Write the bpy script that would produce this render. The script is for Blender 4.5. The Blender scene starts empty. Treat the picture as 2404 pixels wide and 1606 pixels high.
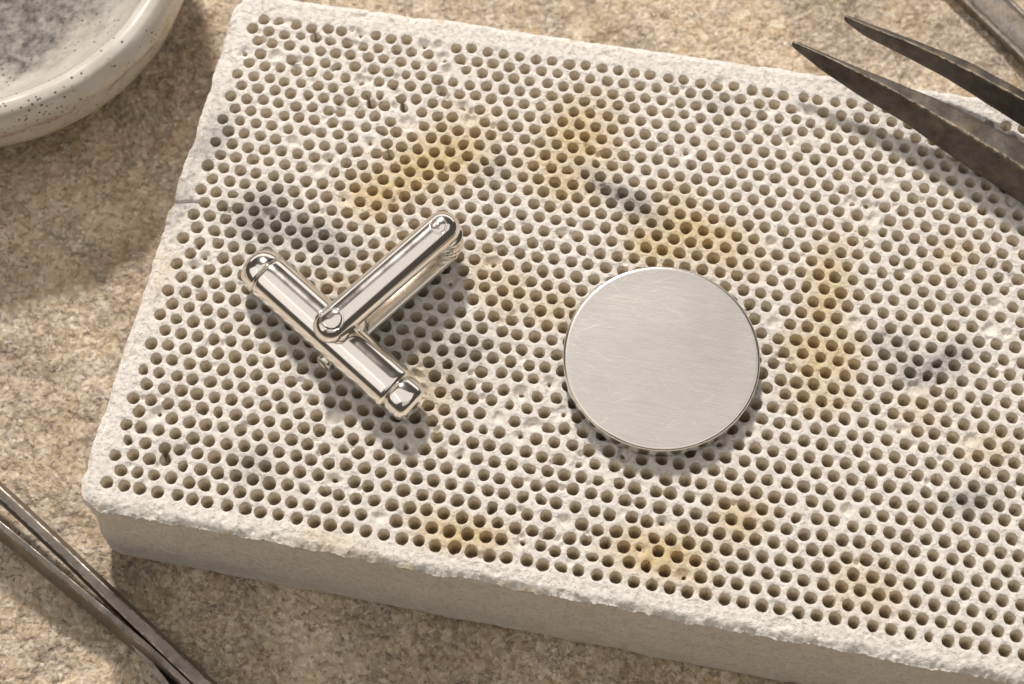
import bpy, bmesh, math, random
import numpy as np
from mathutils import Vector, Matrix

# ------------------------------------------------------------------ camera, world, lamps, exposure
# 1 unit = 1 cm
sc = bpy.context.scene
sc.unit_settings.system = 'METRIC'
sc.unit_settings.scale_length = 0.01
T = 2.15                                   # height of the ceramic block
TILT = math.radians(21.2)                  # camera leans this far from straight down
DIST = 25.6
cam_data = bpy.data.cameras.new('camera')
cam = bpy.data.objects.new('camera', cam_data)
sc.collection.objects.link(cam)
cam.location = (0, -DIST * math.sin(TILT), T + DIST * math.cos(TILT))
cam.rotation_euler = (TILT, 0, 0)
cam_data.sensor_width = 36
cam_data.lens = 36 * 5000 / 2404
cam_data.clip_start = 0.5
cam_data.clip_end = 2000
cam_data.dof.use_dof = True
cam_data.dof.focus_distance = DIST - 0.2
cam_data.dof.aperture_fstop = 0.38
sc.camera = cam

world = bpy.data.worlds.new('World')
sc.world = world
world.use_nodes = True
world.node_tree.nodes['Background'].inputs[0].default_value = (1.0, 0.88, 0.74, 1)
world.node_tree.nodes['Background'].inputs[1].default_value = 0.075


def area_lamp(name, direction, dist, sx, sy, radiance, color, target=(0, 0, T)):
    ld = bpy.data.lights.new(name, 'AREA')
    ld.shape = 'RECTANGLE'
    ld.size, ld.size_y = sx, sy
    ld.energy = math.pi * radiance * sx * sy
    ld.color = color
    o = bpy.data.objects.new(name, ld)
    sc.collection.objects.link(o)
    d = Vector(direction).normalized()
    o.location = Vector(target) + d * dist
    o.rotation_euler = d.to_track_quat('Z', 'Y').to_euler()
    return o


def from_angles(az, el):                   # azimuth clockwise from +y (away from the camera)
    a, e = math.radians(az), math.radians(el)
    return (math.sin(a) * math.cos(e), math.cos(a) * math.cos(e), math.sin(e))


area_lamp('key_lamp', from_angles(-8, 46), 160, 15, 15, 395, (1.0, 0.935, 0.875))
soft = area_lamp('overhead_softbox', (0, 0, 1), 62, 96, 60, 0.80, (1.0, 0.945, 0.90))
soft.location = (1.0, -6.0, T + 62)
soft.rotation_euler = (0, 0, 0)
area_lamp('front_fill', from_angles(175, 48), 85, 80, 36, 0.55, (1.0, 0.935, 0.87))  # unseen fill, added to lighten the hole walls and the front side
area_lamp('left_softbox', from_angles(-105, 38), 80, 60, 50, 0.95, (1.0, 0.94, 0.89))
area_lamp('rear_strip_softbox', from_angles(0, 15), 90, 230, 30, 1.05, (1.0, 0.95, 0.91))

sc.view_settings.view_transform = 'Standard'
sc.view_settings.look = 'None'
sc.view_settings.exposure = -0.10
sc.view_settings.gamma = 1
sc.view_settings.use_curve_mapping = False
sc.cycles.caustics_reflective = False
sc.cycles.caustics_refractive = False
sc.cycles.max_bounces = 12
sc.cycles.diffuse_bounces = 8

rng = np.random.default_rng(7)
C = sc.collection


# ------------------------------------------------------------------ helpers
def link(name, me, mat=None, parent=None):
    o = bpy.data.objects.new(name, me)
    C.objects.link(o)
    if mat is not None:
        for m in (mat if isinstance(mat, (list, tuple)) else [mat]):
            me.materials.append(m)
    o.parent = parent
    return o


def tag(o, label, cat, group=None):
    o['label'] = label
    o['category'] = cat
    if group:
        o['group'] = group
    return o


def empty(name, loc=(0, 0, 0), rz=0.0):
    o = bpy.data.objects.new(name, None)
    o.empty_display_size = 0.3
    C.objects.link(o)
    o.location = loc
    o.rotation_euler = (0, 0, rz)
    return o


def mesh_np(name, verts, facesets, smooth=True):
    """verts (n,3); facesets: list of (m,k) index arrays."""
    me = bpy.data.meshes.new(name)
    facesets = [np.asarray(f, dtype=np.int32) for f in facesets if len(f)]
    me.vertices.add(len(verts))
    me.vertices.foreach_set('co', np.asarray(verts, dtype=np.float32).ravel())
    loops = np.concatenate([f.ravel() for f in facesets])
    totals = np.concatenate([np.full(len(f), f.shape[1], dtype=np.int32) for f in facesets])
    starts = np.concatenate([[0], np.cumsum(totals)[:-1]]).astype(np.int32)
    me.loops.add(len(loops))
    me.loops.foreach_set('vertex_index', loops)
    me.polygons.add(len(totals))
    me.polygons.foreach_set('loop_start', starts)
    me.polygons.foreach_set('use_smooth', np.full(len(totals), smooth))
    me.update(calc_edges=True)
    me.validate()
    return me


def _hash(ix, iy, iz, seed):
    h = (ix.astype(np.uint32) * np.uint32(374761393) + iy.astype(np.uint32) * np.uint32(668265263)
         + iz.astype(np.uint32) * np.uint32(2147483647 % 4294967291) + np.uint32(seed * 362437 + 11))
    h = (h ^ (h >> np.uint32(13))) * np.uint32(1274126177)
    h = (h ^ (h >> np.uint32(16))) * np.uint32(2246822519)
    h = h ^ (h >> np.uint32(15))
    return h.astype(np.float64) / 4294967295.0


def vnoise(x, y, z, scale, seed=0):
    """value noise in -1..1"""
    x, y, z = np.broadcast_arrays(np.asarray(x, float) * scale + 1000.0, np.asarray(y, float) * scale + 1000.0,
                                  np.asarray(z, float) * scale + 1000.0)
    ix, iy, iz = np.floor(x).astype(np.int64), np.floor(y).astype(np.int64), np.floor(z).astype(np.int64)
    fx, fy, fz = x - ix, y - iy, z - iz
    fx, fy, fz = fx * fx * (3 - 2 * fx), fy * fy * (3 - 2 * fy), fz * fz * (3 - 2 * fz)
    r = 0
    for a in (0, 1):
        for b in (0, 1):
            for c in (0, 1):
                w = (fx if a else 1 - fx) * (fy if b else 1 - fy) * (fz if c else 1 - fz)
                r = r + w * _hash(ix + a, iy + b, iz + c, seed)
    return r * 2 - 1


def fbm(x, y, z, scale, octaves=3, seed=0, gain=0.5):
    r, a, t = 0, 1.0, 0
    for k in range(octaves):
        r = r + a * vnoise(x, y, z, scale * 2.03 ** k, seed + k)
        t += a
        a *= gain
    return r / t


def sstep(a, b, x):
    t = np.clip((x - a) / (b - a), 0, 1)
    return t * t * (3 - 2 * t)


class Nodes:
    def __init__(self, name):
        self.m = bpy.data.materials.new(name)
        self.m.use_nodes = True
        self.t = self.m.node_tree
        self.n = self.t.nodes
        self.bsdf = self.n['Principled BSDF']
        self.coord = self.n.new('ShaderNodeTexCoord')

    def link(self, a, b):
        self.t.links.new(a, b)

    def mapping(self, scale=(1, 1, 1), rot=(0, 0, 0), loc=(0, 0, 0), tex=False):
        m = self.n.new('ShaderNodeMapping')
        if tex:                             # turn first, then stretch
            m.vector_type = 'TEXTURE'
            scale = tuple(1.0 / v for v in scale)
        m.inputs['Scale'].default_value = scale
        m.inputs['Rotation'].default_value = rot
        m.inputs['Location'].default_value = loc
        self.link(self.coord.outputs['Object'], m.inputs['Vector'])
        return m.outputs[0]

    def noise(self, scale, detail=4, rough=0.55, vec=None, dist=0.0):
        n = self.n.new('ShaderNodeTexNoise')
        n.inputs['Scale'].default_value = scale
        n.inputs['Detail'].default_value = detail
        n.inputs['Roughness'].default_value = rough
        n.inputs['Distortion'].default_value = dist
        self.link(vec if vec is not None else self.coord.outputs['Object'], n.inputs['Vector'])
        return n.outputs['Fac']

    def voronoi(self, scale, feature='F1', vec=None, out='Distance', rand=1.0):
        n = self.n.new('ShaderNodeTexVoronoi')
        n.feature = feature
        n.inputs['Scale'].default_value = scale
        n.inputs['Randomness'].default_value = rand
        self.link(vec if vec is not None else self.coord.outputs['Object'], n.inputs['Vector'])
        return n.outputs[out]

    def ramp(self, fac, stops, interp='LINEAR'):
        n = self.n.new('ShaderNodeValToRGB')
        n.color_ramp.interpolation = interp
        els = n.color_ramp.elements
        while len(els) < len(stops):
            els.new(0.5)
        for e, (p, c) in zip(els, stops):
            e.position = p
            e.color = (c, c, c, 1) if isinstance(c, (int, float)) else (*c, 1)
        self.link(fac, n.inputs[0])
        return n.outputs[0]

    def mix(self, fac, a, b, mode='MIX'):
        n = self.n.new('ShaderNodeMix')
        n.data_type = 'RGBA'
        n.blend_type = mode
        for sock, v in ((n.inputs['Factor'], fac), (n.inputs[6], a), (n.inputs[7], b)):
            if isinstance(v, (int, float)):
                sock.default_value = v
            elif isinstance(v, tuple):
                sock.default_value = (*v, 1)
            else:
                self.link(v, sock)
        return n.outputs[2]

    def math(self, op, a, b=0.0, clamp=False):
        n = self.n.new('ShaderNodeMath')
        n.operation = op
        n.use_clamp = clamp
        for s, v in zip(n.inputs, (a, b)):
            if isinstance(v, (int, float)):
                s.default_value = v
            else:
                self.link(v, s)
        return n.outputs[0]

    def attr(self, name):
        n = self.n.new('ShaderNodeAttribute')
        n.attribute_name = name
        s = self.n.new('ShaderNodeSeparateColor')
        self.link(n.outputs['Color'], s.inputs[0])
        return s.outputs

    def bump(self, height, strength=0.5, distance=0.02, normal=None):
        b = self.n.new('ShaderNodeBump')
        b.inputs['Strength'].default_value = strength
        b.inputs['Distance'].default_value = distance
        self.link(height, b.inputs['Height'])
        if normal is not None:
            self.link(normal, b.inputs['Normal'])
        return b.outputs[0]

    def set(self, **kw):
        names = {'color': 'Base Color', 'rough': 'Roughness', 'metal': 'Metallic', 'normal': 'Normal',
                 'coat': 'Coat Weight', 'coat_rough': 'Coat Roughness', 'spec': 'Specular IOR Level',
                 'aniso': 'Anisotropic'}
        for k, v in kw.items():
            s = self.bsdf.inputs[names[k]]
            if isinstance(v, (int, float)):
                s.default_value = v
            elif isinstance(v, tuple):
                s.default_value = (*v, 1)
            else:
                self.link(v, s)
        return self.m


# ------------------------------------------------------------------ materials
def mat_stone():
    N = Nodes('speckled_stone')
    big = N.noise(0.55, 3, 0.55, dist=0.4)
    mid = N.noise(2.6, 4, 0.6, dist=0.6)
    fine = N.noise(9.0, 4, 0.6)
    warp = N.mapping((1, 1, 1))
    wn = N.n.new('ShaderNodeTexNoise')
    wn.inputs['Scale'].default_value = 9
    wn.inputs['Detail'].default_value = 3
    N.link(N.coord.outputs['Object'], wn.inputs['Vector'])
    wm = N.n.new('ShaderNodeVectorMath')
    wm.operation = 'MULTIPLY_ADD'
    wm.inputs[1].default_value = (0.10, 0.10, 0.10)
    N.link(wn.outputs['Color'], wm.inputs[0])
    N.link(warp, wm.inputs[2])
    grain_c = N.voronoi(19, out='Color', vec=wm.outputs[0])
    grain = N.n.new('ShaderNodeSeparateColor')
    N.link(grain_c, grain.inputs[0])
    col = N.ramp(mid, [(0.34, (0.46, 0.375, 0.275)), (0.47, (0.62, 0.515, 0.39)), (0.57, (0.71, 0.605, 0.475)), (0.70, (0.78, 0.69, 0.575))])
    ochre = N.ramp(N.noise(4.6, 5, 0.62, N.mapping((1, 1, 1), loc=(3, 8, 1))), [(0.53, 0.0), (0.66, 0.8)])
    col = N.mix(ochre, col, (0.54, 0.39, 0.23))
    grey = N.ramp(N.noise(1.15, 6, 0.70, N.mapping((1, 1, 1), loc=(11, 4, 2)), dist=0.8), [(0.47, 0.0), (0.58, 0.8)])
    col = N.mix(grey, col, (0.37, 0.345, 0.33))
    pale = N.ramp(N.noise(8.0, 4, 0.6, N.mapping((1, 1, 1), loc=(5, 1, 7))), [(0.55, 0.0), (0.63, 0.85)])
    col = N.mix(pale, col, (0.85, 0.78, 0.68))
    col = N.mix(0.48, col, N.ramp(grain.outputs[0], [(0.0, (0.18, 0.145, 0.11)), (0.22, (0.46, 0.365, 0.26)), (0.6, (0.64, 0.53, 0.405)), (0.85, (0.80, 0.71, 0.59)), (1.0, (0.90, 0.84, 0.75))]))
    vein = N.ramp(N.math('ABSOLUTE', N.math('SUBTRACT', N.noise(0.7, 6, 0.62, N.mapping((1, 1, 1), loc=(9, 2, 4)), dist=0.6), 0.5)), [(0.0, 0.75), (0.012, 0.0)])
    col = N.mix(vein, col, (0.27, 0.22, 0.17))
    speck = N.ramp(N.noise(14, 4, 0.6, N.mapping((1, 1, 1), loc=(2, 2, 9))), [(0.60, 0.0), (0.67, 0.8)])
    col = N.mix(speck, col, (0.19, 0.155, 0.13))
    col = N.mix(1.0, col, (1.0, 0.975, 0.925), 'MULTIPLY')
    col = N.mix(0.8, col, N.ramp(big, [(0.36, (0.68, 0.65, 0.62)), (0.58, (1.02, 1.01, 1.0))]), 'MULTIPLY')
    cells = N.voronoi(15, feature='SMOOTH_F1', vec=wm.outputs[0])
    h = N.math('ADD', N.math('MULTIPLY', fine, 0.45), N.math('MULTIPLY', cells, -0.9))
    h = N.math('ADD', h, N.math('MULTIPLY', N.noise(34, 3, 0.6), 0.35))
    return N.set(color=col, rough=0.72, spec=0.3, normal=N.bump(h, 0.85, 0.055))


def mat_ceramic():
    N = Nodes('perforated_ceramic')
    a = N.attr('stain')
    base = N.mix(N.ramp(N.noise(3.2, 5, 0.6), [(0.35, 0.0), (0.7, 1.0)]), (0.91, 0.86, 0.80), (0.87, 0.81, 0.74))
    freckle = N.ramp(N.noise(5.0, 5, 0.68, N.mapping((1, 1, 1), loc=(4, 9, 1))), [(0.60, 0.0), (0.74, 0.55)])
    base = N.mix(freckle, base, (0.70, 0.60, 0.46))
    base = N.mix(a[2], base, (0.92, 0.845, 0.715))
    o = N.math('MULTIPLY', a[0], N.ramp(N.noise(7, 4, 0.65), [(0.30, 0.50), (0.60, 0.92)]), True)
    g = N.math('MULTIPLY', a[1], N.ramp(N.noise(9, 5, 0.7, N.mapping((1, 1, 1), loc=(7, 3, 5))), [(0.30, 0.4), (0.56, 1.0)]), True)
    col = N.mix(o, base, (0.71, 0.53, 0.235))
    col = N.mix(g, col, (0.24, 0.225, 0.22))
    pit = N.ramp(N.noise(24, 3, 0.6), [(0.30, 0.0), (0.42, 1.0)])
    h = N.math('ADD', N.math('MULTIPLY', N.noise(30, 6, 0.72), 0.9), N.math('MULTIPLY', pit, 0.5))
    h = N.math('ADD', h, N.math('MULTIPLY', N.ramp(N.noise(13, 5, 0.7), [(0.34, 0.0), (0.46, 1.0)]), 0.55))
    return N.set(color=col, rough=0.92, spec=0.12, normal=N.bump(h, 0.75, 0.03))


def mat_silver(name, rough, color=(0.93, 0.895, 0.85)):
    N = Nodes(name)
    r = N.ramp(N.noise(3, 4, 0.6), [(0.3, rough * 0.8), (0.7, rough * 1.3)])
    return N.set(color=color, metal=1.0, rough=r, normal=N.bump(N.noise(2.2, 2, 0.5), 0.02, 0.05))


def mat_brushed():
    N = Nodes('brushed_silver')
    rot = (0, 0, math.radians(-10))
    lines = N.noise(1.0, 6, 0.7, N.mapping((2.6, 60, 60), rot, tex=True))
    lines2 = N.noise(1.0, 4, 0.7, N.mapping((7, 130, 130), rot, tex=True))
    cloud = N.noise(1.7, 3, 0.5)
    scr = None
    for k, ang in enumerate((-32, -52, 18, 40)):
        s = N.noise(1.0, 1, 0.4, N.mapping((3.0, 55, 1), (0, 0, math.radians(ang)), (k * 7.3, k * 3.1, 0), True), dist=0.3)
        s = N.ramp(s, [(0.72, 0.0), (0.76, 1.0)])
        scr = s if scr is None else N.math('MAXIMUM', scr, s)
    h = N.math('ADD', N.math('MULTIPLY', lines, 0.6), N.math('MULTIPLY', lines2, 0.4))
    h = N.math('ADD', h, N.math('MULTIPLY', scr, -0.06))
    col = N.mix(N.ramp(lines, [(0.35, 0.0), (0.65, 1.0)]), (0.64, 0.605, 0.57), (0.73, 0.695, 0.66))
    col = N.mix(N.math('MULTIPLY', scr, 0.35), col, (0.97, 0.93, 0.86))
    r = N.ramp(cloud, [(0.3, 0.25), (0.7, 0.262)])
    return N.set(color=col, metal=1.0, rough=r, normal=N.bump(h, 0.14, 0.010))


def mat_steel(name, dark, light, wear, rough):
    N = Nodes(name)
    n = N.noise(4.5, 6, 0.68, N.mapping((1, 1, 1), loc=(1, 1, 1)), dist=0.3)
    col = N.mix(N.ramp(n, [(0.35, 0.0), (0.68, 1.0)]), dark, light)
    rust = N.ramp(N.noise(3.1, 5, 0.7, N.mapping((1, 1, 1), loc=(6, 2, 3))), [(0.50, 0.0), (0.72, 0.5)])
    col = N.mix(rust, col, (0.24, 0.17, 0.10))
    edge = N.ramp(N.attr('wear')[0], [(0.35, 0.0), (1.0, 1.0)])
    edge = N.math('MULTIPLY', edge, N.ramp(N.noise(11, 5, 0.7), [(0.38, 0.0), (0.6, 1.0)]))
    col = N.mix(edge, col, wear)
    lines = N.noise(1.0, 4, 0.7, N.mapping((4, 60, 60), (0, 0, math.radians(-36)), tex=True))
    h = N.math('ADD', N.math('MULTIPLY', N.noise(22, 5, 0.65), 0.6), N.math('MULTIPLY', lines, 0.8))
    r = N.ramp(N.noise(7, 4, 0.6), [(0.3, rough * 0.85), (0.7, rough * 1.2)])
    return N.set(color=col, metal=0.85, rough=r, normal=N.bump(h, 0.22, 0.015))


def mat_glaze():
    N = Nodes('speckled_glaze')
    sep = N.n.new('ShaderNodeSeparateXYZ')
    N.link(N.coord.outputs['Object'], sep.inputs[0])
    base = N.mix(N.ramp(N.noise(2.4, 6, 0.68), [(0.38, 0.0), (0.62, 1.0)]), (0.70, 0.655, 0.595), (0.60, 0.54, 0.465))
    # bare clay showing through the glaze along the shoulder under the rim
    zwob = N.math('ADD', sep.outputs[2], N.math('MULTIPLY', N.noise(2.2, 4, 0.6), 0.28))
    band = N.ramp(N.math('MULTIPLY', zwob, 0.4), [(0.665, 0.0), (0.685, 0.95), (0.70, 0.95), (0.735, 0.0)])
    clay = N.math('MULTIPLY', band, N.ramp(N.noise(5, 4, 0.6), [(0.4, 0.15), (0.6, 0.9)]))
    rad = N.n.new('ShaderNodeVectorMath')
    rad.operation = 'LENGTH'
    flat = N.mapping((1, 1, 0))
    N.link(flat, rad.inputs[0])
    outside = N.ramp(N.math('MULTIPLY', rad.outputs['Value'], 0.3), [(0.82, 0.0), (0.845, 1.0)])
    base = N.mix(N.math('MULTIPLY', clay, outside), base, (0.36, 0.24, 0.13))
    # soot burnt into the inside
    r2 = N.math('ADD', rad.outputs['Value'], N.math('MULTIPLY', N.math('SUBTRACT', N.noise(1.3, 5, 0.65), 0.5), 1.6))
    soot = N.ramp(N.math('MULTIPLY', r2, 0.3), [(0.46, 0.97), (0.72, 0.0)])
    soot = N.math('MULTIPLY', soot, N.ramp(N.noise(6, 6, 0.72), [(0.33, 0.62), (0.58, 1.0)]))
    base = N.mix(soot, base, N.mix(N.ramp(N.noise(9, 6, 0.7), [(0.42, 0.0), (0.6, 1.0)]), (0.07, 0.064, 0.06), (0.21, 0.192, 0.178)))
    dry = N.ramp(soot, [(0.05, 1.0), (0.35, 0.0)])
    sp = N.voronoi(12, vec=N.mapping((1, 1, 1)))
    spots = N.ramp(sp, [(0.17, 1.0), (0.25, 0.0)])
    spots = N.math('MULTIPLY', spots, N.ramp(N.noise(1.9, 3, 0.6, N.mapping((1, 1, 1), loc=(2, 5, 1))), [(0.44, 0.0), (0.52, 1.0)]))
    col = N.mix(spots, base, (0.10, 0.065, 0.035))
    r = N.ramp(N.noise(4, 5, 0.65), [(0.35, 0.12), (0.7, 0.32)])
    h = N.math('ADD', N.noise(7, 4, 0.6), N.math('MULTIPLY', spots, -0.6))
    N.bsdf.inputs['Coat IOR'].default_value = 1.75
    return N.set(color=col, rough=N.mix(dry, (0.9, 0.9, 0.9), r), spec=0.4, coat=dry, coat_rough=0.26, normal=N.bump(h, 0.12, 0.03))


M_stone = mat_stone()
M_ceramic = mat_ceramic()
M_silver = mat_silver('polished_silver', 0.13, (0.95, 0.905, 0.85))
M_silver_soft = mat_silver('satin_silver', 0.17, (0.90, 0.855, 0.79))
M_brushed = mat_brushed()
M_iron = mat_steel('dark_worn_steel', (0.075, 0.064, 0.054), (0.14, 0.124, 0.11), (0.60, 0.50, 0.38), 0.42)
M_steel = mat_steel('grey_worn_steel', (0.165, 0.142, 0.122), (0.29, 0.258, 0.232), (0.72, 0.65, 0.57), 0.36)
M_glaze = mat_glaze()


# ------------------------------------------------------------------ the stone table
def axis(lo, hi, step, far):
    mid = np.arange(lo, hi + 1e-6, step)
    out, d, p = [], step, 0
    while p < far:
        d *= 1.35
        p += d
        out.append(p)
    out = np.array(out)
    return np.concatenate([lo - out[::-1], mid, hi + out])


def build_table():
    xs, ys = axis(-8.2, 8.2, 0.036, 25), axis(-5.4, 7.4, 0.036, 25)
    X, Y = np.meshgrid(xs, ys, indexing='ij')
    Z = 0.030 * fbm(X, Y, 0, 1.1, 3, 1) + 0.038 * fbm(X, Y, 0, 4.5, 4, 5, 0.6) - 0.05 * sstep(0.30, 0.75, fbm(X, Y, 0, 6.5, 2, 9))
    Z -= 0.035
    nx, ny = X.shape
    idx = np.arange(nx * ny).reshape(nx, ny)
    q = np.stack([idx[:-1, :-1], idx[1:, :-1], idx[1:, 1:], idx[:-1, 1:]], -1).reshape(-1, 4)
    o = link('tabletop', mesh_np('tabletop', np.stack([X, Y, Z], -1).reshape(-1, 3), [q]), M_stone)
    o['kind'] = 'structure'
    o['label'] = 'rough beige and grey speckled stone work surface under everything'


build_table()

# ------------------------------------------------------------------ the perforated soldering block
BLOCK_ROT = math.radians(-10.2)
BLOCK_C = np.array([1.75, 0.10])
TL, BL = np.array([-3.49, 4.84]), np.array([-5.12, -2.03])
TR, BR = np.array([8.30, 2.93]), np.array([7.00, -4.39])


def to_local(p):
    p = np.asarray(p, float) - BLOCK_C
    c, s = math.cos(-BLOCK_ROT), math.sin(-BLOCK_ROT)
    return np.stack([p[..., 0] * c - p[..., 1] * s, p[..., 0] * s + p[..., 1] * c], -1)


def build_block():
    tl, bl, tr, br = (to_local(p) for p in (TL, BL, TR, BR))
    cell = 0.0145
    lo = np.minimum.reduce([tl, bl, tr, br]) - 0.12
    hi = np.maximum.reduce([tl, bl, tr, br]) + 0.12
    xs, ys = np.arange(lo[0], hi[0], cell), np.arange(lo[1], hi[1], cell)
    X, Y = np.meshgrid(xs, ys, indexing='ij')

    # rounded, worn quadrilateral: positive inside
    def edge_smooth(X, Y):
        ds = []
        for a, b in ((bl, br), (br, tr), (tr, tl), (tl, bl)):
            t = (b - a) / np.linalg.norm(b - a)
            ds.append((X - a[0]) * -t[1] + (Y - a[1]) * t[0])
        r = 0.30
        out = None
        # pairwise smooth intersection at the corners
        d = np.minimum.reduce(ds)
        for i in range(4):
            u, v = ds[i], ds[(i + 1) % 4]
            corner = r - np.hypot(np.maximum(r - u, 0), np.maximum(r - v, 0))
            m = (u < r) & (v < r)
            d = np.where(m, np.minimum(d, corner), d)
        return d, ds
    E0, ds = edge_smooth(X, Y)
    E0 = E0 + 0.020 * fbm(X, Y, 0, 1.4, 2, 21)
    front = np.clip(1 - np.abs(ds[0]) / 0.35, 0, 1)
    teeth = fbm(X * 0.85 + Y * 0.5, Y * 0.85 - X * 0.5, 0, 8.5, 4, 33, 0.6) - 0.1
    side = np.clip(1 - np.abs(ds[3]) / 0.35, 0, 1)
    E = E0 + front * 0.042 * teeth + side * 0.020 * fbm(X, Y, 0, 6, 3, 39) + 0.010 * fbm(X, Y, 0, 14, 2, 41)

    c_, s1_ = math.cos(BLOCK_ROT), math.sin(BLOCK_ROT)
    WX, WY = X * c_ - Y * s1_ + BLOCK_C[0], X * s1_ + Y * c_ + BLOCK_C[1]
    for nx_, ny_, nr_, nd_ in ((-4.20, 1.86, 0.07, 0.05), (-3.97, 2.72, 0.12, 0.03), (-4.95, -0.55, 0.10, 0.02)):
        E = E - nd_ * np.exp(-((WX - nx_) ** 2 + (WY - ny_) ** 2) / nr_ ** 2)
    crk_y = 1.87 - 0.06 * (WX + 4.2) + 0.03 * fbm(WX, 0, 0, 9, 3, 141)
    break_line = np.clip(1 - np.abs(WY - crk_y) / 0.022, 0, 1) * sstep(-3.68, -3.80, WX) * (WX < -3.6)

    # holes on a hexagonal lattice that follows the block's sides
    Hd = np.full(X.shape, 9.0)
    shallow = np.zeros(X.shape)
    lenL = np.linalg.norm(tl - bl)
    rows = []
    s, k = 0.33, 0
    while s < lenL - 0.24:
        rows.append(s)
        s += 0.185 - 0.026 * (s / lenL)
        k += 1

    def carve(c, r, ecc=1.0, ang=0.0, wob=0.05, deep=True, depth=0.1):
        R = r * max(ecc, 1) * 1.3 + 0.12
        i0, i1 = np.searchsorted(xs, (c[0] - R, c[0] + R))
        j0, j1 = np.searchsorted(ys, (c[1] - R, c[1] + R))
        if i1 <= i0 or j1 <= j0:
            return
        x, y = X[i0:i1, j0:j1] - c[0], Y[i0:i1, j0:j1] - c[1]
        ca, sa = math.cos(ang), math.sin(ang)
        u, v = (x * ca + y * sa) / ecc, (-x * sa + y * ca)
        th = np.arctan2(v, u)
        p1, p2, p3 = rng.uniform(0, 6.28, 3)
        rr = r * (1 + wob * (0.7 * np.sin(2 * th + p1) + 0.6 * np.sin(3 * th + p2) + 0.45 * np.sin(5 * th + p3)))
        d = np.hypot(u, v) - rr
        if deep:
            Hd[i0:i1, j0:j1] = np.minimum(Hd[i0:i1, j0:j1], d)
        else:
            shallow[i0:i1, j0:j1] = np.maximum(shallow[i0:i1, j0:j1], depth * sstep(0.03, -0.035, d))

    clump = []
    for ri, sv in enumerate(rows):
        fv = sv / lenL
        a, b = bl + (tl - bl) * fv, br + (tr - br) * fv
        L = np.linalg.norm(b - a)
        t = (b - a) / L
        pos = 0.30 + (0.104 if ri % 2 else 0.0)
        while pos < L - 0.26:
            c = a + t * pos
            sp = 0.2055 + 0.0125 * pos / L
            pos += sp
            ns = 0.5 + 0.5 * vnoise(c[0], c[1], 0, 0.9, 51)
            rough = ns > 0.62
            j = 0.006 if not rough else 0.013
            c = c + rng.normal(0, j, 2)
            r = 0.0750 * (0.94 + 0.08 * (1 - fv)) * rng.normal(1.0, 0.035)
            roll = rng.random()
            if roll < (0.02 if not rough else 0.08):
                carve(c, r * rng.uniform(0.7, 1.0), rng.uniform(1, 1.3), rng.uniform(0, 3), 0.1, False, rng.uniform(0.04, 0.09))
                if rng.random() < 0.5:
                    carve(c + rng.uniform(-0.022, 0.022, 2), r * rng.uniform(0.4, 0.55), 1.0, 0, 0.12)
            elif roll < (0.035 if not rough else 0.18):
                carve(c, r * rng.uniform(0.72, 0.88), rng.uniform(1.12, 1.32), rng.uniform(0, 3), 0.08)
            else:
                carve(c, r, 1 + abs(rng.normal(0, 0.03)), rng.uniform(0, 3), 0.03)
            if rng.random() < (0.04 if not rough else 0.16):
                th = math.radians(rng.choice([30, 90, 150, 210, 270, 330])) + rng.normal(0, 0.3)
                carve(c + 0.117 * np.array([math.cos(th), math.sin(th)]), rng.uniform(0.022, 0.036), rng.uniform(1, 1.25), rng.uniform(0, 3), 0.12, False, rng.uniform(0.04, 0.09))
            if rng.random() < 0.05:
                th = rng.uniform(0, 6.28)
                carve(c + 0.085 * np.array([math.cos(th), math.sin(th)]), rng.uniform(0.02, 0.045), 1.2, th, 0.1, False, rng.uniform(0.02, 0.05))

    # surface height
    hd = np.maximum(Hd, 0)
    Zt = 0.010 * fbm(X, Y, 0, 0.7, 2, 61) + 0.003 * fbm(X, Y, 0, 9, 3, 63) + 0.0075 * fbm(X * 0.8 + Y * 0.4, Y - 0.4 * X, 0, 24, 2, 67)
    Zt -= 0.011 * np.clip(1 - hd / 0.028, 0, 1) ** 2
    Zt -= shallow
    e = np.maximum(E, 0)
    Zt -= (0.06 + 0.03 * front) * np.clip(1 - e / (0.09 + 0.04 * front), 0, 1) ** 2 * (0.8 + 0.5 * fbm(X, Y, 0, 5, 2, 71))
    margin = np.clip(1 - e / 0.42, 0, 1)
    grooves = fbm(X * 1.0 + Y * 0.6, (Y - 0.6 * X) * 0.45, 0, 13, 3, 75)
    Zt -= margin * (0.4 + 0.6 * front) * 0.018 * sstep(0.0, 0.6, grooves)
    Zt -= margin * 0.03 * sstep(0.42, 0.7, fbm(X, Y, 0, 8, 2, 79))
    Zt -= 0.06 * break_line
    # hairline cracks
    crack = np.abs(fbm(X, Y, 0, 1.3, 4, 83))
    Zt -= 0.02 * np.clip(1 - crack / 0.012, 0, 1) * (margin > 0.05) * (vnoise(X, Y, 0, 0.8, 85) > 0.1)

    # stains (world positions): x, y, rx, ry, angle, strength
    c, s_ = math.cos(BLOCK_ROT), math.sin(BLOCK_ROT)
    WX, WY = X * c - Y * s_ + BLOCK_C[0], X * s_ + Y * c + BLOCK_C[1]
    wx = WX + 0.16 * fbm(WX, WY, 0, 2.2, 3, 91)
    wy = WY + 0.16 * fbm(WX, WY, 0, 2.2, 3, 95)

    def blobs(lst):
        r = np.zeros(X.shape)
        for (px, py, rx, ry, ang, st) in lst:
            ca, sa = math.cos(math.radians(ang)), math.sin(math.radians(ang))
            dx, dy = wx - px, wy - py
            u, v = (dx * ca + dy * sa) / rx, (-dx * sa + dy * ca) / ry
            r = np.maximum(r, st * np.exp(-0.8 * (u * u + v * v) ** 1.3))
        return r
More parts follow.
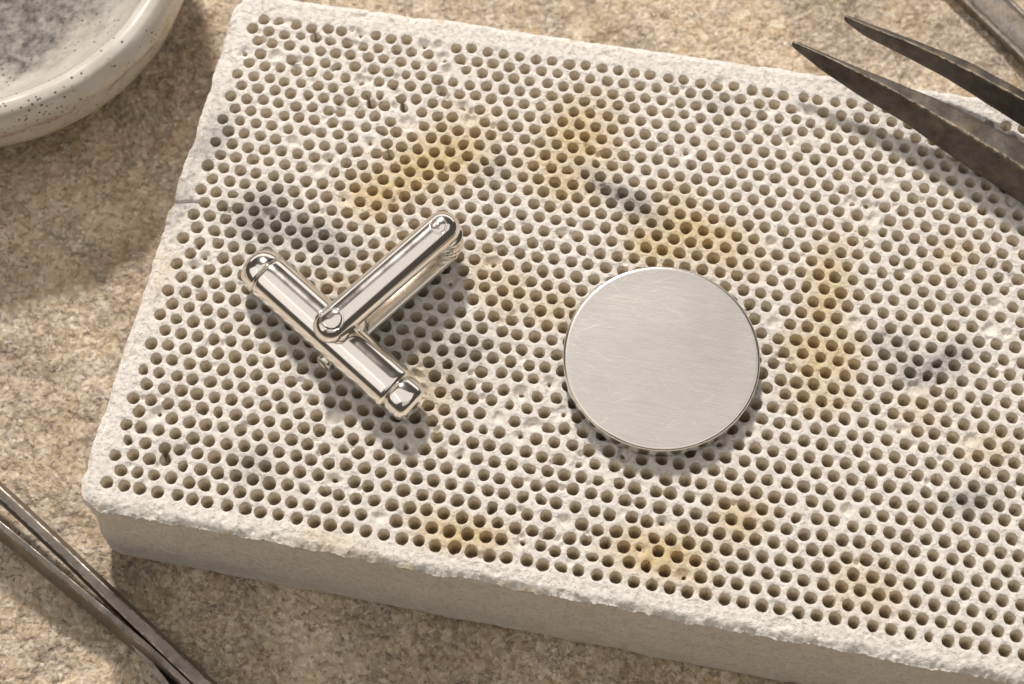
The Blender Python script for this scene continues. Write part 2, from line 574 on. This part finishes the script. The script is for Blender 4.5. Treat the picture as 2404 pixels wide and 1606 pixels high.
    ochre = blobs([(-1.00, 2.45, 0.85, 0.42, 28, 1.0), (-1.55, 2.05, 0.55, 0.35, 20, 0.9), (0.85, 2.75, 0.5, 0.5, 40, 0.9), (0.60, 2.20, 0.35, 0.5, 60, 0.75),
                   (2.25, 1.40, 0.75, 0.36, -20, 0.9), (1.80, 1.30, 0.38, 0.32, 0, 0.9), (2.0, 1.85, 0.25, 0.25, 0, 0.6), (3.85, 0.70, 0.30, 0.65, -12, 0.8), (3.70, -0.15, 0.42, 0.45, 20, 0.85),
                   (3.65, -0.65, 0.4, 0.2, 0, 0.6), (1.75, -2.70, 0.55, 0.28, -10, 0.95), (2.65, -2.25, 0.35, 0.3, 30, 0.7), (-0.60, -2.35, 0.55, 0.24, -12, 0.9),
                   (-0.05, 0.62, 0.3, 0.35, 20, 0.55), (0.50, 0.45, 0.35, 0.25, 10, 0.55), (4.10, -3.05, 0.45, 0.35, -30, 0.5), (-1.05, -0.55, 0.35, 0.4, 0, 0.55),
                   (-0.35, 0.9, 0.3, 0.3, 0, 0.5), (-2.15, 0.75, 0.25, 0.2, 0, 0.5), (4.9, -0.9, 0.3, 0.35, 10, 0.35), (5.6, -1.4, 0.4, 0.25, 0, 0.35),
                   (5.4, 1.1, 0.25, 0.2, 0, 0.35), (-2.1, -2.55, 0.6, 0.12, -10, 0.35), (-4.25, 0.9, 0.15, 0.5, -14, 0.3), (-1.5, 1.1, 0.5, 0.3, 30, 0.35)])
    grey = blobs([(-3.05, 1.65, 0.40, 0.30, -20, 0.75), (-2.50, 1.45, 0.5, 0.22, -25, 0.6), (1.35, 1.95, 0.50, 0.15, -38, 0.75), (5.0, -0.28, 0.45, 0.2, 15, 0.8),
                  (4.55, 0.0, 0.25, 0.2, 0, 0.5), (-0.70, -0.15, 0.45, 0.25, 30, 0.5), (5.35, -2.0, 0.3, 0.18, 0, 0.6), (-0.25, 2.35, 0.3, 0.2, 0, 0.35), (-3.80, 2.75, 0.2, 0.45, -20, 0.6),
                  (-4.1, 1.9, 0.18, 0.4, -14, 0.55), (-4.05, -1.4, 0.2, 0.15, 0, 0.25), (-3.0, -1.55, 0.25, 0.15, 0, 0.4), (2.6, 3.2, 0.3, 0.1, -10, 0.3)])
    grey = np.maximum(grey, 0.8 * break_line)
    dirt = np.clip(1 - e / 0.12, 0, 1) * sstep(0.25, 0.6, fbm(X, Y, 0, 5, 3, 99)) * 0.6
    ochre = np.maximum(ochre, dirt)

    # marching squares over solid = inside outline and outside holes
    S = np.minimum(E, Hd)
    tiny = 0.06 * cell
    S = np.where(np.abs(S) < tiny, np.where(S >= 0, tiny, -tiny), S)
    is_out = E < Hd
    solid = S > 0
    nx, ny = X.shape
    vid = -np.ones((nx, ny), np.int64)
    vid[solid] = np.arange(solid.sum())
    n0 = int(solid.sum())

    def cross(ax):
        sl0 = (slice(None, -1), slice(None)) if ax == 0 else (slice(None), slice(None, -1))
        sl1 = (slice(1, None), slice(None)) if ax == 0 else (slice(None), slice(1, None))
        m = solid[sl0] != solid[sl1]
        t = S[sl0] / (S[sl0] - S[sl1] + 1e-12)
        f = lambda A: (A[sl0] * (1 - t) + A[sl1] * t)[m]
        zz = np.where(solid[sl0], Zt[sl0], Zt[sl1])[m]
        out = (is_out[sl0] | is_out[sl1])[m]
        return m, f(X), f(Y), zz, f(ochre), f(grey), f(E0), out
    mh, hx, hy, hz, ho, hg, he, hout = cross(0)
    mv, vx, vy, vz, vo, vg, ve, vout = cross(1)
    hid = -np.ones(mh.shape, np.int64)
    hid[mh] = n0 + np.arange(mh.sum())
    vvid = -np.ones(mv.shape, np.int64)
    vvid[mv] = n0 + mh.sum() + np.arange(mv.sum())
    VX = np.concatenate([X[solid], hx, vx])
    VY = np.concatenate([Y[solid], hy, vy])
    VZ = np.concatenate([Zt[solid], hz, vz])
    VO = np.concatenate([ochre[solid], ho, vo])
    VG = np.concatenate([grey[solid], hg, vg])
    cE0 = np.concatenate([he, ve])
    cout = np.concatenate([hout, vout])
    corner_ids = [vid[:-1, :-1], vid[1:, :-1], vid[1:, 1:], vid[:-1, 1:]]
    edge_ids = [hid[:, :-1], vvid[1:, :], hid[:, 1:], vvid[:-1, :]]
    case = sum((solid[a:a + nx - 1, b:b + ny - 1].astype(int) << k) for k, (a, b) in enumerate(((0, 0), (1, 0), (1, 1), (0, 1))))
    faces, cedges = [], []
    for cs in range(1, 16):
        m = case == cs
        if not m.any():
            continue
        seq = []
        for k in range(4):
            if cs >> k & 1:
                seq.append((0, k))
            if (cs >> k & 1) != (cs >> ((k + 1) % 4) & 1):
                seq.append((1, k))
        cols = [(edge_ids if t else corner_ids)[k][m] for t, k in seq]
        faces.append(np.stack(cols, -1))
        for q in range(len(seq)):
            a, b = seq[q], seq[(q + 1) % len(seq)]
            # cut from solid to void to solid: the boundary runs a -> b
            if a[0] and b[0] and not (cs >> ((a[1] + 1) % 4) & 1):
                cedges.append(np.stack([cols[q], cols[(q + 1) % len(seq)]], -1))
    cedges = np.concatenate(cedges)
    eo = cout[cedges[:, 0] - n0] & cout[cedges[:, 1] - n0]

    verts = [np.stack([VX, VY, VZ + T], -1)]
    stain = [np.stack([VO, VG, np.zeros_like(VO), np.ones_like(VO)], -1)]
    base = len(VX)

    def wall(edges, ringf, nring):
        nonlocal base
        ids, inv = np.unique(edges, return_inverse=True)
        inv = inv.reshape(edges.shape)
        prev = ids
        for k in range(nring):
            xyz, st = ringf(ids, k)
            verts.append(xyz)
            stain.append(st)
            cur = base + np.arange(len(ids))
            a, b = inv[:, 0], inv[:, 1]
            faces.append(np.stack([prev[a], cur[a], cur[b], prev[b]], -1))
            base += len(ids)
            prev = cur
    gx_, gy_ = np.gradient(np.minimum(Hd, 1.0), cell)
    gex, gey = np.gradient(E0, cell)

    def sample(A, x, y):
        i = np.clip(((x - xs[0]) / cell).astype(int), 0, nx - 1)
        j = np.clip(((y - ys[0]) / cell).astype(int), 0, ny - 1)
        return A[i, j]

    def hole_ring(ids, k):
        x, y, z = VX[ids], VY[ids], VZ[ids]
        dep, ins = ((0.014, 0.001), (0.05, 0.0035), (0.14, 0.006), (0.26, 0.010), (0.48, 0.013))[k]
        nxv, nyv = sample(gx_, x, y), sample(gy_, x, y)
        nz = 0.006 * fbm(x, y, -dep * 3, 16, 2, 105) * (k > 0)
        xx, yy = x - nxv * (ins + nz), y - nyv * (ins + nz)
        fade = (1, 0.95, 0.8, 0.5, 0.3)[k]
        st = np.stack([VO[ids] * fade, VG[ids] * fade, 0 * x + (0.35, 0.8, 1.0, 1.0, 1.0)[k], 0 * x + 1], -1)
        return np.stack([xx, yy, z + T - dep], -1), st
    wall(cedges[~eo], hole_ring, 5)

    deps = [0.02, 0.05, 0.085, 0.12, 0.16] + list(np.linspace(0.22, T - 0.14, 26)) + [T - 0.09, T - 0.05, T - 0.02, T + 0.03]

    def side_ring(ids, k):
        x, y, z = VX[ids], VY[ids], VZ[ids]
        g = np.stack([sample(gex, x, y), sample(gey, x, y)], -1)
        g /= np.linalg.norm(g, axis=1, keepdims=True) + 1e-9
        dep = deps[k]
        bl_ = float(sstep(0.0, 0.17, dep))
        off = cE0[ids - n0] * bl_                     # come back from the crumbled lip to the plain side
        sx, sy = x - g[:, 0] * cE0[ids - n0], y - g[:, 1] * cE0[ids - n0]
        zz = -dep
        out = 0.012 * fbm(sx, sy, zz, 3.5, 3, 111) + 0.010 * fbm(sx, sy, zz, 15, 3, 115)
        leftish = sstep(0.3, 0.8, -g[:, 0] * -1.0)
        out += 0.055 * leftish * fbm(sx * 0.3, sy * 0.3, zz * 1.6, 3.2, 2, 121)
        out += 0.03 * sstep(0.4, 1.6, dep) * np.clip(g[:, 1], 0, 1)
        out -= 0.010 * float(sstep(0.0, 0.12, dep)) * np.clip(g[:, 1], 0, 1)
        foot = float(sstep(T - 0.20, T, dep))
        out -= foot * (0.07 + 0.05 * fbm(sx, sy, 0, 5, 2, 125))
        d = off + out * bl_
        # g points inwards
        xx, yy = x - g[:, 0] * (d - 0) + 0, y - g[:, 1] * d
        zt = (z + T - dep) * (1 - bl_) + (T - dep) * bl_
        zt = np.minimum(zt, z + T - dep * 0.6)
        st = np.stack([VO[ids] * (1 - bl_) + 0.12 * bl_ * sstep(0.1, 0.6, fbm(sx, sy, zz, 2.5, 3, 131)), VG[ids] * (1 - bl_), 0 * x, 0 * x + 1], -1)
        return np.stack([xx, yy, zt], -1), st
    wall(cedges[eo], side_ring, len(deps))
    # floor of the holes, deep inside the block
    m_ = 0.15
    q = np.array([bl + (m_, m_), br + (-m_, m_), tr + (-m_, -m_), tl + (m_, -m_)])
    verts.append(np.c_[q, np.full(4, T - 0.46)])
    stain.append(np.tile([0, 0, 0, 1.0], (4, 1)))
    faces.append(np.array([[base, base + 1, base + 2, base + 3]]))
    V = np.concatenate(verts)
    ST = np.concatenate(stain)
    me = mesh_np('soldering_block', V, faces)
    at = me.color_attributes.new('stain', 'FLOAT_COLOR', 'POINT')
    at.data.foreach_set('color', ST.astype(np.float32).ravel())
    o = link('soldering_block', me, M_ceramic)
    o.location = (BLOCK_C[0], BLOCK_C[1], 0)
    o.rotation_euler = (0, 0, BLOCK_ROT)
    tag(o, 'white perforated ceramic soldering block with ochre and grey scorch stains', 'soldering block')


build_block()


# ------------------------------------------------------------------ small builders
def lathe(name, profile, mat, parent=None, seg=96, wob=None):
    """profile: list of (r, z) about local z; r = 0 closes."""
    verts, rings = [], []
    for (r, z) in profile:
        if r <= 1e-6:
            rings.append([len(verts)])
            verts.append((0, 0, z))
        else:
            ring = []
            for k in range(seg):
                a = 2 * math.pi * k / seg
                rr, zz = (r, z) if wob is None else wob(r, z, a)
                ring.append(len(verts))
                verts.append((rr * math.cos(a), rr * math.sin(a), zz))
            rings.append(ring)
    tris, quads = [], []
    for A, B in zip(rings[:-1], rings[1:]):
        for k in range(seg):
            k2 = (k + 1) % seg
            if len(A) == 1 and len(B) == 1:
                continue
            if len(A) == 1:
                tris.append((A[0], B[k2], B[k]))
            elif len(B) == 1:
                tris.append((A[k], A[k2], B[0]))
            else:
                quads.append((A[k], A[k2], B[k2], B[k]))
    return link(name, mesh_np(name, verts, [tris, quads] if tris else [quads]), mat, parent)


def smooth_profile(pts, n=6):
    """Catmull-Rom through the points"""
    P = [np.array(p, float) for p in pts]
    P = [2 * P[0] - P[1]] + P + [2 * P[-1] - P[-2]]
    out = []
    for i in range(1, len(P) - 2):
        for k in range(n):
            t = k / n
            a, b, c, d = P[i - 1], P[i], P[i + 1], P[i + 2]
            out.append(0.5 * ((2 * b) + (c - a) * t + (2 * a - 5 * b + 4 * c - d) * t * t + (-a + 3 * b - 3 * c + d) * t ** 3))
    out.append(P[-2])
    return [tuple(p) for p in out]


def stadium(name, length, profile, mat, parent, seg=24):
    """rounded bar along local +x from 0 to length; profile: (half width, z) from the bottom up"""
    verts, rings = [], []
    for (w, z) in profile:
        ring = []
        w = max(w, 0.0015)
        for k in range(seg + 1):
            a = -math.pi / 2 + math.pi * k / seg
            ring.append(len(verts))
            verts.append((length + w * math.cos(a), w * math.sin(a), z))
        for k in range(seg + 1):
            a = math.pi / 2 + math.pi * k / seg
            ring.append(len(verts))
            verts.append((w * math.cos(a), w * math.sin(a), z))
        rings.append(ring)
    n = len(rings[0])
    quads = [(A[k], A[(k + 1) % n], B[(k + 1) % n], B[k]) for A, B in zip(rings[:-1], rings[1:]) for k in range(n)]
    me = mesh_np(name, verts, [quads, [rings[0][::-1]], [rings[-1]]])
    return link(name, me, mat, parent)


def round_ring(pts, r, n=3):
    """bevel the corners of a closed 3-D polygon"""
    out = []
    m = len(pts)
    for i in range(m):
        p, a, b = np.array(pts[i]), np.array(pts[i - 1]), np.array(pts[(i + 1) % m])
        da, db = a - p, b - p
        la, lb = np.linalg.norm(da) + 1e-9, np.linalg.norm(db) + 1e-9
        ra, rb = min(r, la * 0.45), min(r, lb * 0.45)
        pa, pb = p + da / la * ra, p + db / lb * rb
        for k in range(n):
            t = k / (n - 1)
            out.append((1 - t) ** 2 * pa + 2 * t * (1 - t) * p + t * t * pb)
    return out


def loft(name, rings, mat, parent=None, flip=False, wear=None):
    verts = [tuple(v) for r in rings for v in r]
    n = len(rings[0])
    quads = []
    for i in range(len(rings) - 1):
        for k in range(n):
            q = (i * n + k, i * n + (k + 1) % n, (i + 1) * n + (k + 1) % n, (i + 1) * n + k)
            quads.append(q[::-1] if flip else q)
    a, b = list(range(n)), list(range((len(rings) - 1) * n, len(rings) * n))
    me = mesh_np(name, verts, [quads, [a if flip else a[::-1]], [b[::-1] if flip else b]])
    bm = bmesh.new()
    bm.from_mesh(me)
    bmesh.ops.recalc_face_normals(bm, faces=bm.faces)
    bm.to_mesh(me)
    bm.free()
    if wear is not None:                    # how much each corner of the section is rubbed bright
        at = me.color_attributes.new('wear', 'FLOAT_COLOR', 'POINT')
        w = np.zeros((len(rings), n, 4), np.float32)
        k = n // len(wear)
        for i, v in enumerate(wear):
            w[:, i * k + k // 2 - 1:i * k + k // 2 + 1, 0] = v
        w[..., 3] = 1
        at.data.foreach_set('color', w.ravel())
    return link(name, me, mat, parent)


def poly_at(pts, s):
    """points on a polyline at fractions s of its x-extent (linear extrapolation past the end)"""
    P = np.array(pts, float)
    d = np.concatenate([[0], np.cumsum(np.linalg.norm(np.diff(P[:, :2], axis=0), axis=1))])
    L = d[-1]
    out = []
    for t in s:
        q = t * L
        if q <= L:
            out.append([np.interp(q, d, P[:, k]) for k in range(P.shape[1])])
        else:
            v = (P[-1] - P[-2]) / (d[-1] - d[-2])
            out.append(P[-1] + v * (q - L))
    return np.array(out)


# ------------------------------------------------------------------ the silver disc
def build_disc():
    R, h = 1.172, 0.26
    prof = [(0, 0.0), (R - 0.05, 0.0), (R - 0.015, 0.012), (R, 0.035), (R, 0.10), (R, h - 0.045)]
    for k in range(1, 7):
        a = k / 6 * math.pi / 2
        prof.append((R - 0.036 + 0.036 * math.cos(a), h - 0.036 + 0.036 * math.sin(a)))
    prof += [(R - 0.042, h + 0.0005), (R - 0.06, h), (R * 0.6, h + 0.003), (R * 0.25, h + 0.004), (0, h + 0.004)]
    o = lathe('metal_disc', prof, [M_brushed, M_silver_soft], seg=160)
    me = o.data
    for p in me.polygons:
        c = p.center
        if math.hypot(c.x, c.y) > R - 0.038:
            p.material_index = 1
    o.location = (1.775, -0.285, T + 0.004)
    tag(o, 'round blank silver disc with a brushed scratched face lying on the block', 'metal disc')


build_disc()


# ------------------------------------------------------------------ the cufflink
def build_cufflink():
    root = empty('cufflink', (-2.133, -0.004, T))
    tag(root, 'polished silver swivel bar cufflink fitting with a folded arm, on the block', 'cufflink')
    ang = math.atan2(-0.683, 0.731)
    R = 0.285

    def along(o, zc, x=0.0, y=0.0):
        # lathe axis (local z) -> bar axis
        o.matrix_local = Matrix.Translation((x, y, zc)) @ Matrix.Rotation(ang, 4, 'Z') @ Matrix.Rotation(math.pi / 2, 4, 'Y')
        return o
    # lathe z runs along the bar axis
    s0, s1 = -1.09, 1.07
    tube = [(0, s0), (R - 0.04, s0)]
    for k in range(1, 8):
        a = math.pi / 2 * k / 7
        tube.append((R - 0.04 + 0.04 * math.sin(a), s0 + 0.045 - 0.045 * math.cos(a)))
    tube += [(R, s0 + 0.12), (R, -0.4), (R, 0.4), (R, s1 - 0.10)]
    for k in range(0, 8):
        a = math.pi / 2 * k / 7
        tube.append((R - 0.055 + 0.055 * math.cos(a), s1 - 0.065 + 0.065 * math.sin(a)))
    tube.append((0, s1))
    along(lathe('bar', tube, M_silver, root, 128), R)
    cap = [(0, -1.395), (0.08, -1.390), (0.155, -1.372), (0.215, -1.335), (0.255, -1.28), (0.277, -1.215), (0.284, -1.16), (0.284, -1.125), (0.276, -1.105), (0.25, -1.095), (0, -1.07)]
    along(lathe('end_cap', smooth_profile(cap[:-1], 4) + [(0, -1.07)], M_silver, root, 128), R)
    cap = [(0, 1.05), (0.2, 1.05), (0.225, 1.078), (0.243, 1.09), (0.254, 1.12), (0.256, 1.20), (0.248, 1.28), (0.225, 1.335), (0.18, 1.368), (0.14, 1.378), (0.0, 1.381)]
    along(lathe('end_cap', [cap[0]] + smooth_profile(cap[1:], 4), M_silver, root, 128), R)

    a2 = math.atan2(1.261, 1.306)
    near = Vector((-2.119 + 2.133, -0.048 + 0.004, 0))
    L = 1.79
    tip = near + Vector((math.cos(a2), math.sin(a2), 0)) * L

    def lay(o, z, p=near):
        o.location = (p.x, p.y, z)
        o.rotation_euler = (0, 0, a2)
        return o
    W = 0.213
    prof = [(W - 0.03, 0.0), (W - 0.008, 0.010), (W, 0.03), (W, 0.055)]
    for k in range(1, 17):
        a = math.pi / 2 * k / 16
        prof.append((W * math.cos(a) ** 0.9, 0.055 + 0.185 * math.sin(a)))
    arm = lay(stadium('arm', L, prof, M_silver, root), 0.60)
    W2 = 0.20
    low = [(W2 - 0.02, 0), (W2, 0.018), (W2, 0.085), (W2 - 0.006, 0.096), (W2 - 0.02, 0.10)]
    lay(stadium('lower_arm', L - 0.05, low, M_silver_soft, root), 0.14, near + Vector((0.03, -0.035, 0)))
    # hinge barrel between the two arms, with turned rings and upright flutes
    bp = [(0.0, 0.0), (0.17, 0.0), (0.19, 0.015), (0.19, 0.06), (0.175, 0.075), (0.168, 0.085), (0.168, 0.24), (0.175, 0.25), (0.19, 0.265), (0.19, 0.31), (0.18, 0.335), (0.0, 0.335)]

    def flute(r, z, a):
        return (r * (1 + 0.02 * math.cos(22 * a)) if 0.08 < z < 0.245 else r, z)
    hb = lathe('hinge_barrel', bp, M_silver_soft, root, 132, flute)
    hp = tip + Vector((0.055, -0.035, 0))
    hb.location = (hp.x, hp.y, 0.268)
    # saddle that the folded arm rests on
    sp = smooth_profile([(0.27, 0.38), (0.25, 0.45), (0.215, 0.51), (0.195, 0.555), (0.185, 0.585), (0.18, 0.605)], 4)
    sd = lathe('saddle', sp + [(0, 0.605)], M_silver, root, 96)
    sd.location = (near.x + 0.11, near.y + 0.09, 0)
    sd.rotation_euler = (0, 0, a2)
    sd.scale = (1.2, 1.0, 1.0)
    # rivets on the arm
    def rivet(cx, R0, rise, groove):
        # a head that follows the rounded back of the arm, set off by a fine groove
        def surf(x, y):
            if x < 0:
                dd = math.hypot(x, y)
            elif x > L:
                dd = math.hypot(x - L, y)
            else:
                dd = abs(y)
            ca = min(1.0, dd / W) ** (1 / 0.9)
            return 0.055 + 0.185 * math.sqrt(max(0.0, 1 - ca * ca))
        vs, rings = [], []
        for r, dz in ((R0 + 0.014, -0.02), (R0 + 0.010, 0.003), (R0 + 0.004, 0.004), (R0, groove), (R0 - 0.006, groove), (R0 - 0.012, rise * 0.7), (R0 * 0.8, rise), (R0 * 0.5, rise), (R0 * 0.2, rise)):
            ring = []
            for k in range(64):
                a = 2 * math.pi * k / 64
                x, y = cx + r * math.cos(a), r * math.sin(a)
                ring.append(len(vs))
                vs.append((x, y, surf(x, y) + dz))
            rings.append(ring)
        quads = [(A[k], A[(k + 1) % 64], B[(k + 1) % 64], B[k]) for A, B in zip(rings[:-1], rings[1:]) for k in range(64)]
        return lay(link('rivet', mesh_np('rivet', vs, [quads, [rings[-1]]]), M_silver, root), 0.60)
    rivet(0.02, 0.135, 0.012, -0.006)
    d2 = rivet(L - 0.06, 0.098, 0.004, -0.010)
    slot = stadium('screw_slot', 0.09, [(0.009, -0.012), (0.009, 0.003), (0.005, 0.006)], M_silver_soft, d2, 8)
    slot.location = (L - 0.09, -0.035, 0.243)
    slot.rotation_euler = (0, 0, math.radians(52))
    # end of the hinge pin under the bar
    pin = lathe('hinge_pin', [(0.0, 0.0), (0.105, 0.0), (0.112, 0.02), (0.105, 0.05), (0.085, 0.062), (0.07, 0.05), (0.0, 0.045)], M_silver_soft, root, 64)
    n = Vector((-0.683, -0.731, 0.15)).normalized()
    pin.rotation_euler = n.to_track_quat('Z', 'Y').to_euler()
    pin.location = (-0.683 * 0.27 + 0.10, -0.731 * 0.27 - 0.095, 0.13)
    fp = smooth_profile([(0.10, 0.0), (0.095, 0.05), (0.05, 0.09), (0, 0.1)], 4)
    foot = lathe('foot', [(0, 0)] + fp, M_silver_soft, root, 48)
    foot.location = (tip.x, tip.y, 0.005)
    foot.scale = (1, 1, 1.7)


build_cufflink()


# ------------------------------------------------------------------ dark steel tweezers, top right
def build_dark_tweezers():
    root = empty('dark_tweezers', (6.6, 2.4, T))
    tag(root, 'dark worn steel tweezers with open pointed tips reaching over the block', 'tweezers')
    inv = Vector((6.6, 2.4, T))

    def arm(up, ridge, low, z_up, z_ridge, z_low, fix):
        ss = np.concatenate([[0.0, 0.008, 0.03], np.linspace(0.07, 1.0, 22), np.linspace(1.1, 2.3, 10)])
        U, Rg, Lw = poly_at(up, ss), poly_at(ridge, ss), poly_at(low, ss)
        rings = []
        for i, s in enumerate(ss):
            g = min(1.0, 0.16 + 0.9 * min(s, 1) ** 0.8) * (0.7 if i == 0 else 1)
            zu, zr, zl = z_up, z_ridge, z_low
            zc = 0.60
            u = np.array([U[i][0], U[i][1], zc + (zu - zc) * g])
            r = np.array([Rg[i][0], Rg[i][1], zc + (zr - zc) * g])
            l = np.array([Lw[i][0], Lw[i][1], zc + (zl - zc) * g])
            e = min(s, 1.0)
            u[1] += -0.045 - fix[0] * e
            r[1] += -0.045 - fix[1] * e
            l[1] += -0.045 - fix[2] * e + (zc - l[2]) * 0.27 + fix[3] * 4 * e * (1 - e)                 # the low edge lies further back
            mid = (u + l) / 2
            if i == 0:
                u, r, l = (mid + (p - mid) * 0.55 for p in (u, r, l))
            lb = l + np.array([0.03, 0.04, -0.05]) * g
            ub = u + np.array([-0.03, -0.06, -0.35]) * g
            if s > 1:                                  # the arms bend together behind the frame
                k = (s - 1) / 1.3
                lift = np.array([0, 0, -0.12 * k])
                for p in (u, r, l, lb, ub):
                    p += lift
            wob = 0.006 * math.sin(s * 37 + z_up * 9) * g
            rings.append([p - np.array(inv) + np.array([0, 0, T]) + np.array([0, 0, wob]) for p in round_ring([u, r, l, lb, ub], 0.035 * g, 4)])
        o = loft('arm', rings, M_iron, root, wear=(0.5, 1.0, 0.2, 0, 0))
        md = o.modifiers.new('round', 'SUBSURF')
        md.levels = md.render_levels = 1
        return o
    arm([(3.485, 3.83), (4.285, 3.455), (4.83, 3.215), (5.385, 2.96), (6.26, 2.44)],
        [(3.475, 3.80), (3.945, 3.57), (4.66, 3.16), (5.43, 2.655), (6.235, 2.10)],
        [(3.465, 3.765), (3.88, 3.34), (4.345, 2.95), (4.845, 2.60), (5.335, 2.195), (6.175, 1.59)], 0.62, 0.66, 0.16, (0.05, 0.10, -0.14, 0.085))
    arm([(4.15, 4.19), (4.43, 4.09), (4.945, 3.90), (5.63, 3.63), (6.33, 3.23)],
        [(4.145, 4.165), (4.45, 4.01), (4.935, 3.81), (5.615, 3.455), (6.315, 3.04)],
        [(4.135, 4.13), (4.40, 3.88), (4.91, 3.56), (5.41, 3.245), (6.265, 2.64)], 0.62, 0.66, 0.16, (0.14, 0.12, -0.15, 0.05))


build_dark_tweezers()


# ------------------------------------------------------------------ grey steel tweezers, bottom left
def build_grey_tweezers():
    root = empty('grey_tweezers', (-5.2, -2.6, 0))
    tag(root, 'grey steel cross-lock tweezers lying on the stone beside the block corner', 'tweezers')
    ss = np.linspace(-0.6, 2.2, 57)

    def strip(path, half_w, toe, bevel, lean, name='arm'):
        P = np.array(smooth_profile(path, 10))
        d = np.gradient(P[:, :2], axis=0)
        d /= np.linalg.norm(d, axis=1, keepdims=True)
        rings = []
        for i in range(len(P)):
            x, y, w, zt, zb = P[i]
            n = np.array([-d[i][1], d[i][0]])         # towards the upper right
            hw = w * half_w
            a = np.array([x + n[0] * hw, y + n[1] * hw])
            b = np.array([x - n[0] * hw, y - n[1] * hw])
            wob = 0.006 * math.sin(i * 0.9) + 0.004 * math.sin(i * 2.3)
            ring = [(a[0] + n[0] * lean, a[1] + n[1] * lean, zb), (a[0] + n[0] * lean * 0.9, a[1] + n[1] * lean * 0.9, zb + (zt - zb) * 0.45),
                    (a[0] - n[0] * 0.01, a[1] - n[1] * 0.01, zt + wob), (b[0], b[1], zt - 0.02 + wob), (b[0] - n[0] * toe, b[1] - n[1] * toe, zb)]
            rings.append([np.array(p) - np.array([-5.2, -2.6, 0]) for p in round_ring(ring, bevel, 4)])
        return loft(name, rings, M_steel, root, wear=(0, 0.3, 0.9, 1.0, 0))
    # x, y, width factor, top z, bottom z
    strip([(-9.2, 1.05, 1.0, 0.86, 0.46), (-7.6, -0.36, 1.0, 0.80, 0.40), (-6.50, -1.31, 1.0, 0.74, 0.34), (-5.65, -2.06, 1.0, 0.66, 0.28), (-4.95, -2.70, 1.05, 0.60, 0.22),
           (-4.28, -3.30, 1.15, 0.52, 0.12), (-3.66, -3.86, 1.2, 0.46, 0.06), (-2.6, -4.85, 1.2, 0.42, 0.03), (-1.2, -6.2, 1.0, 0.40, 0.02)], 0.066, 0.02, 0.03, 0.055)
    strip([(-9.6, 0.55, 1.0, 0.84, 0.40), (-7.9, -0.62, 1.0, 0.78, 0.36), (-6.42, -1.77, 1.0, 0.72, 0.30), (-5.74, -2.30, 1.0, 0.64, 0.24), (-5.10, -2.80, 1.0, 0.54, 0.16),
           (-4.42, -3.345, 1.0, 0.44, 0.08), (-3.87, -3.84, 1.0, 0.38, 0.04), (-2.9, -4.75, 1.0, 0.36, 0.03), (-1.5, -6.1, 1.0, 0.34, 0.02)], 0.042, 0.09, 0.016, 0.0)
    strip([(-4.86, -2.98, 0.8, 0.26, 0.06), (-4.58, -3.31, 1.0, 0.25, 0.03), (-4.12, -3.88, 1.0, 0.24, 0.02), (-3.42, -4.75, 1.0, 0.24, 0.02), (-2.42, -6.0, 1.0, 0.24, 0.02)],
          0.05, 0.0, 0.02, 0.0, 'spring_leaf')


build_grey_tweezers()


# ------------------------------------------------------------------ steel tool in the top right corner
def build_tool():
    root = empty('steel_tool', (6.96, 5.42, 0))
    tag(root, 'flat grey steel tool handle with raised bright edges, cut off by the top right corner', 'tool')
    d = Vector((0.64, -0.77, 0)).normalized()
    root.rotation_euler = (0, 0, math.atan2(d.y, d.x))
    w, z0, z1 = 0.27, 0.03, 0.20
    rings = []
    for x in np.linspace(-5, 4.5, 30):
        k = 0.003 * math.sin(x * 5)
        pts = [(-w, z0), (-w, z1 + k), (-w + 0.05, z1 + k), (-w + 0.085, z1 - 0.045), (w - 0.085, z1 - 0.045), (w - 0.05, z1 + k), (w, z1 + k), (w, z0)]
        rings.append(round_ring([np.array((x, a, b)) for a, b in pts], 0.02, 4))
    loft('handle', rings, M_steel, root, wear=(0, 1, 1, 0, 0, 1, 1, 0))


build_tool()


# ------------------------------------------------------------------ glazed bowl, top left
def build_bowl():
    root = empty('ceramic_bowl', (-7.17, 5.93, 0))
    tag(root, 'speckled off-white glazed ceramic bowl with a sooty inside', 'bowl')
    prof = smooth_profile([(0.0, 0.06), (1.2, 0.06), (1.42, 0.0), (1.55, 0.03), (1.75, 0.16), (2.25, 0.42), (2.66, 0.78), (2.865, 1.15), (2.945, 1.48), (2.968, 1.70), (2.945, 1.86), (2.88, 1.97),
                           (2.80, 2.012), (2.72, 2.016), (2.655, 1.985), (2.60, 1.92), (2.48, 1.73), (2.25, 1.38), (1.85, 1.10), (1.2, 0.90), (0.6, 0.84), (0.0, 0.83)], 5)
    prof = [(max(r, 0), z) for r, z in prof]
    prof[0] = (0, prof[0][1])
    prof[-1] = (0, prof[-1][1])

    def wob(r, z, a):
        k = 0.010 * math.sin(3 * a + 1) + 0.006 * math.sin(7 * a) + 0.004 * math.sin(17 * a + z * 3)
        return (r * (1 + k * 0.5), z + k * 0.8 * (z > 0.5))
    lathe('bowl_wall', prof, M_glaze, root, 220, wob)


build_bowl()
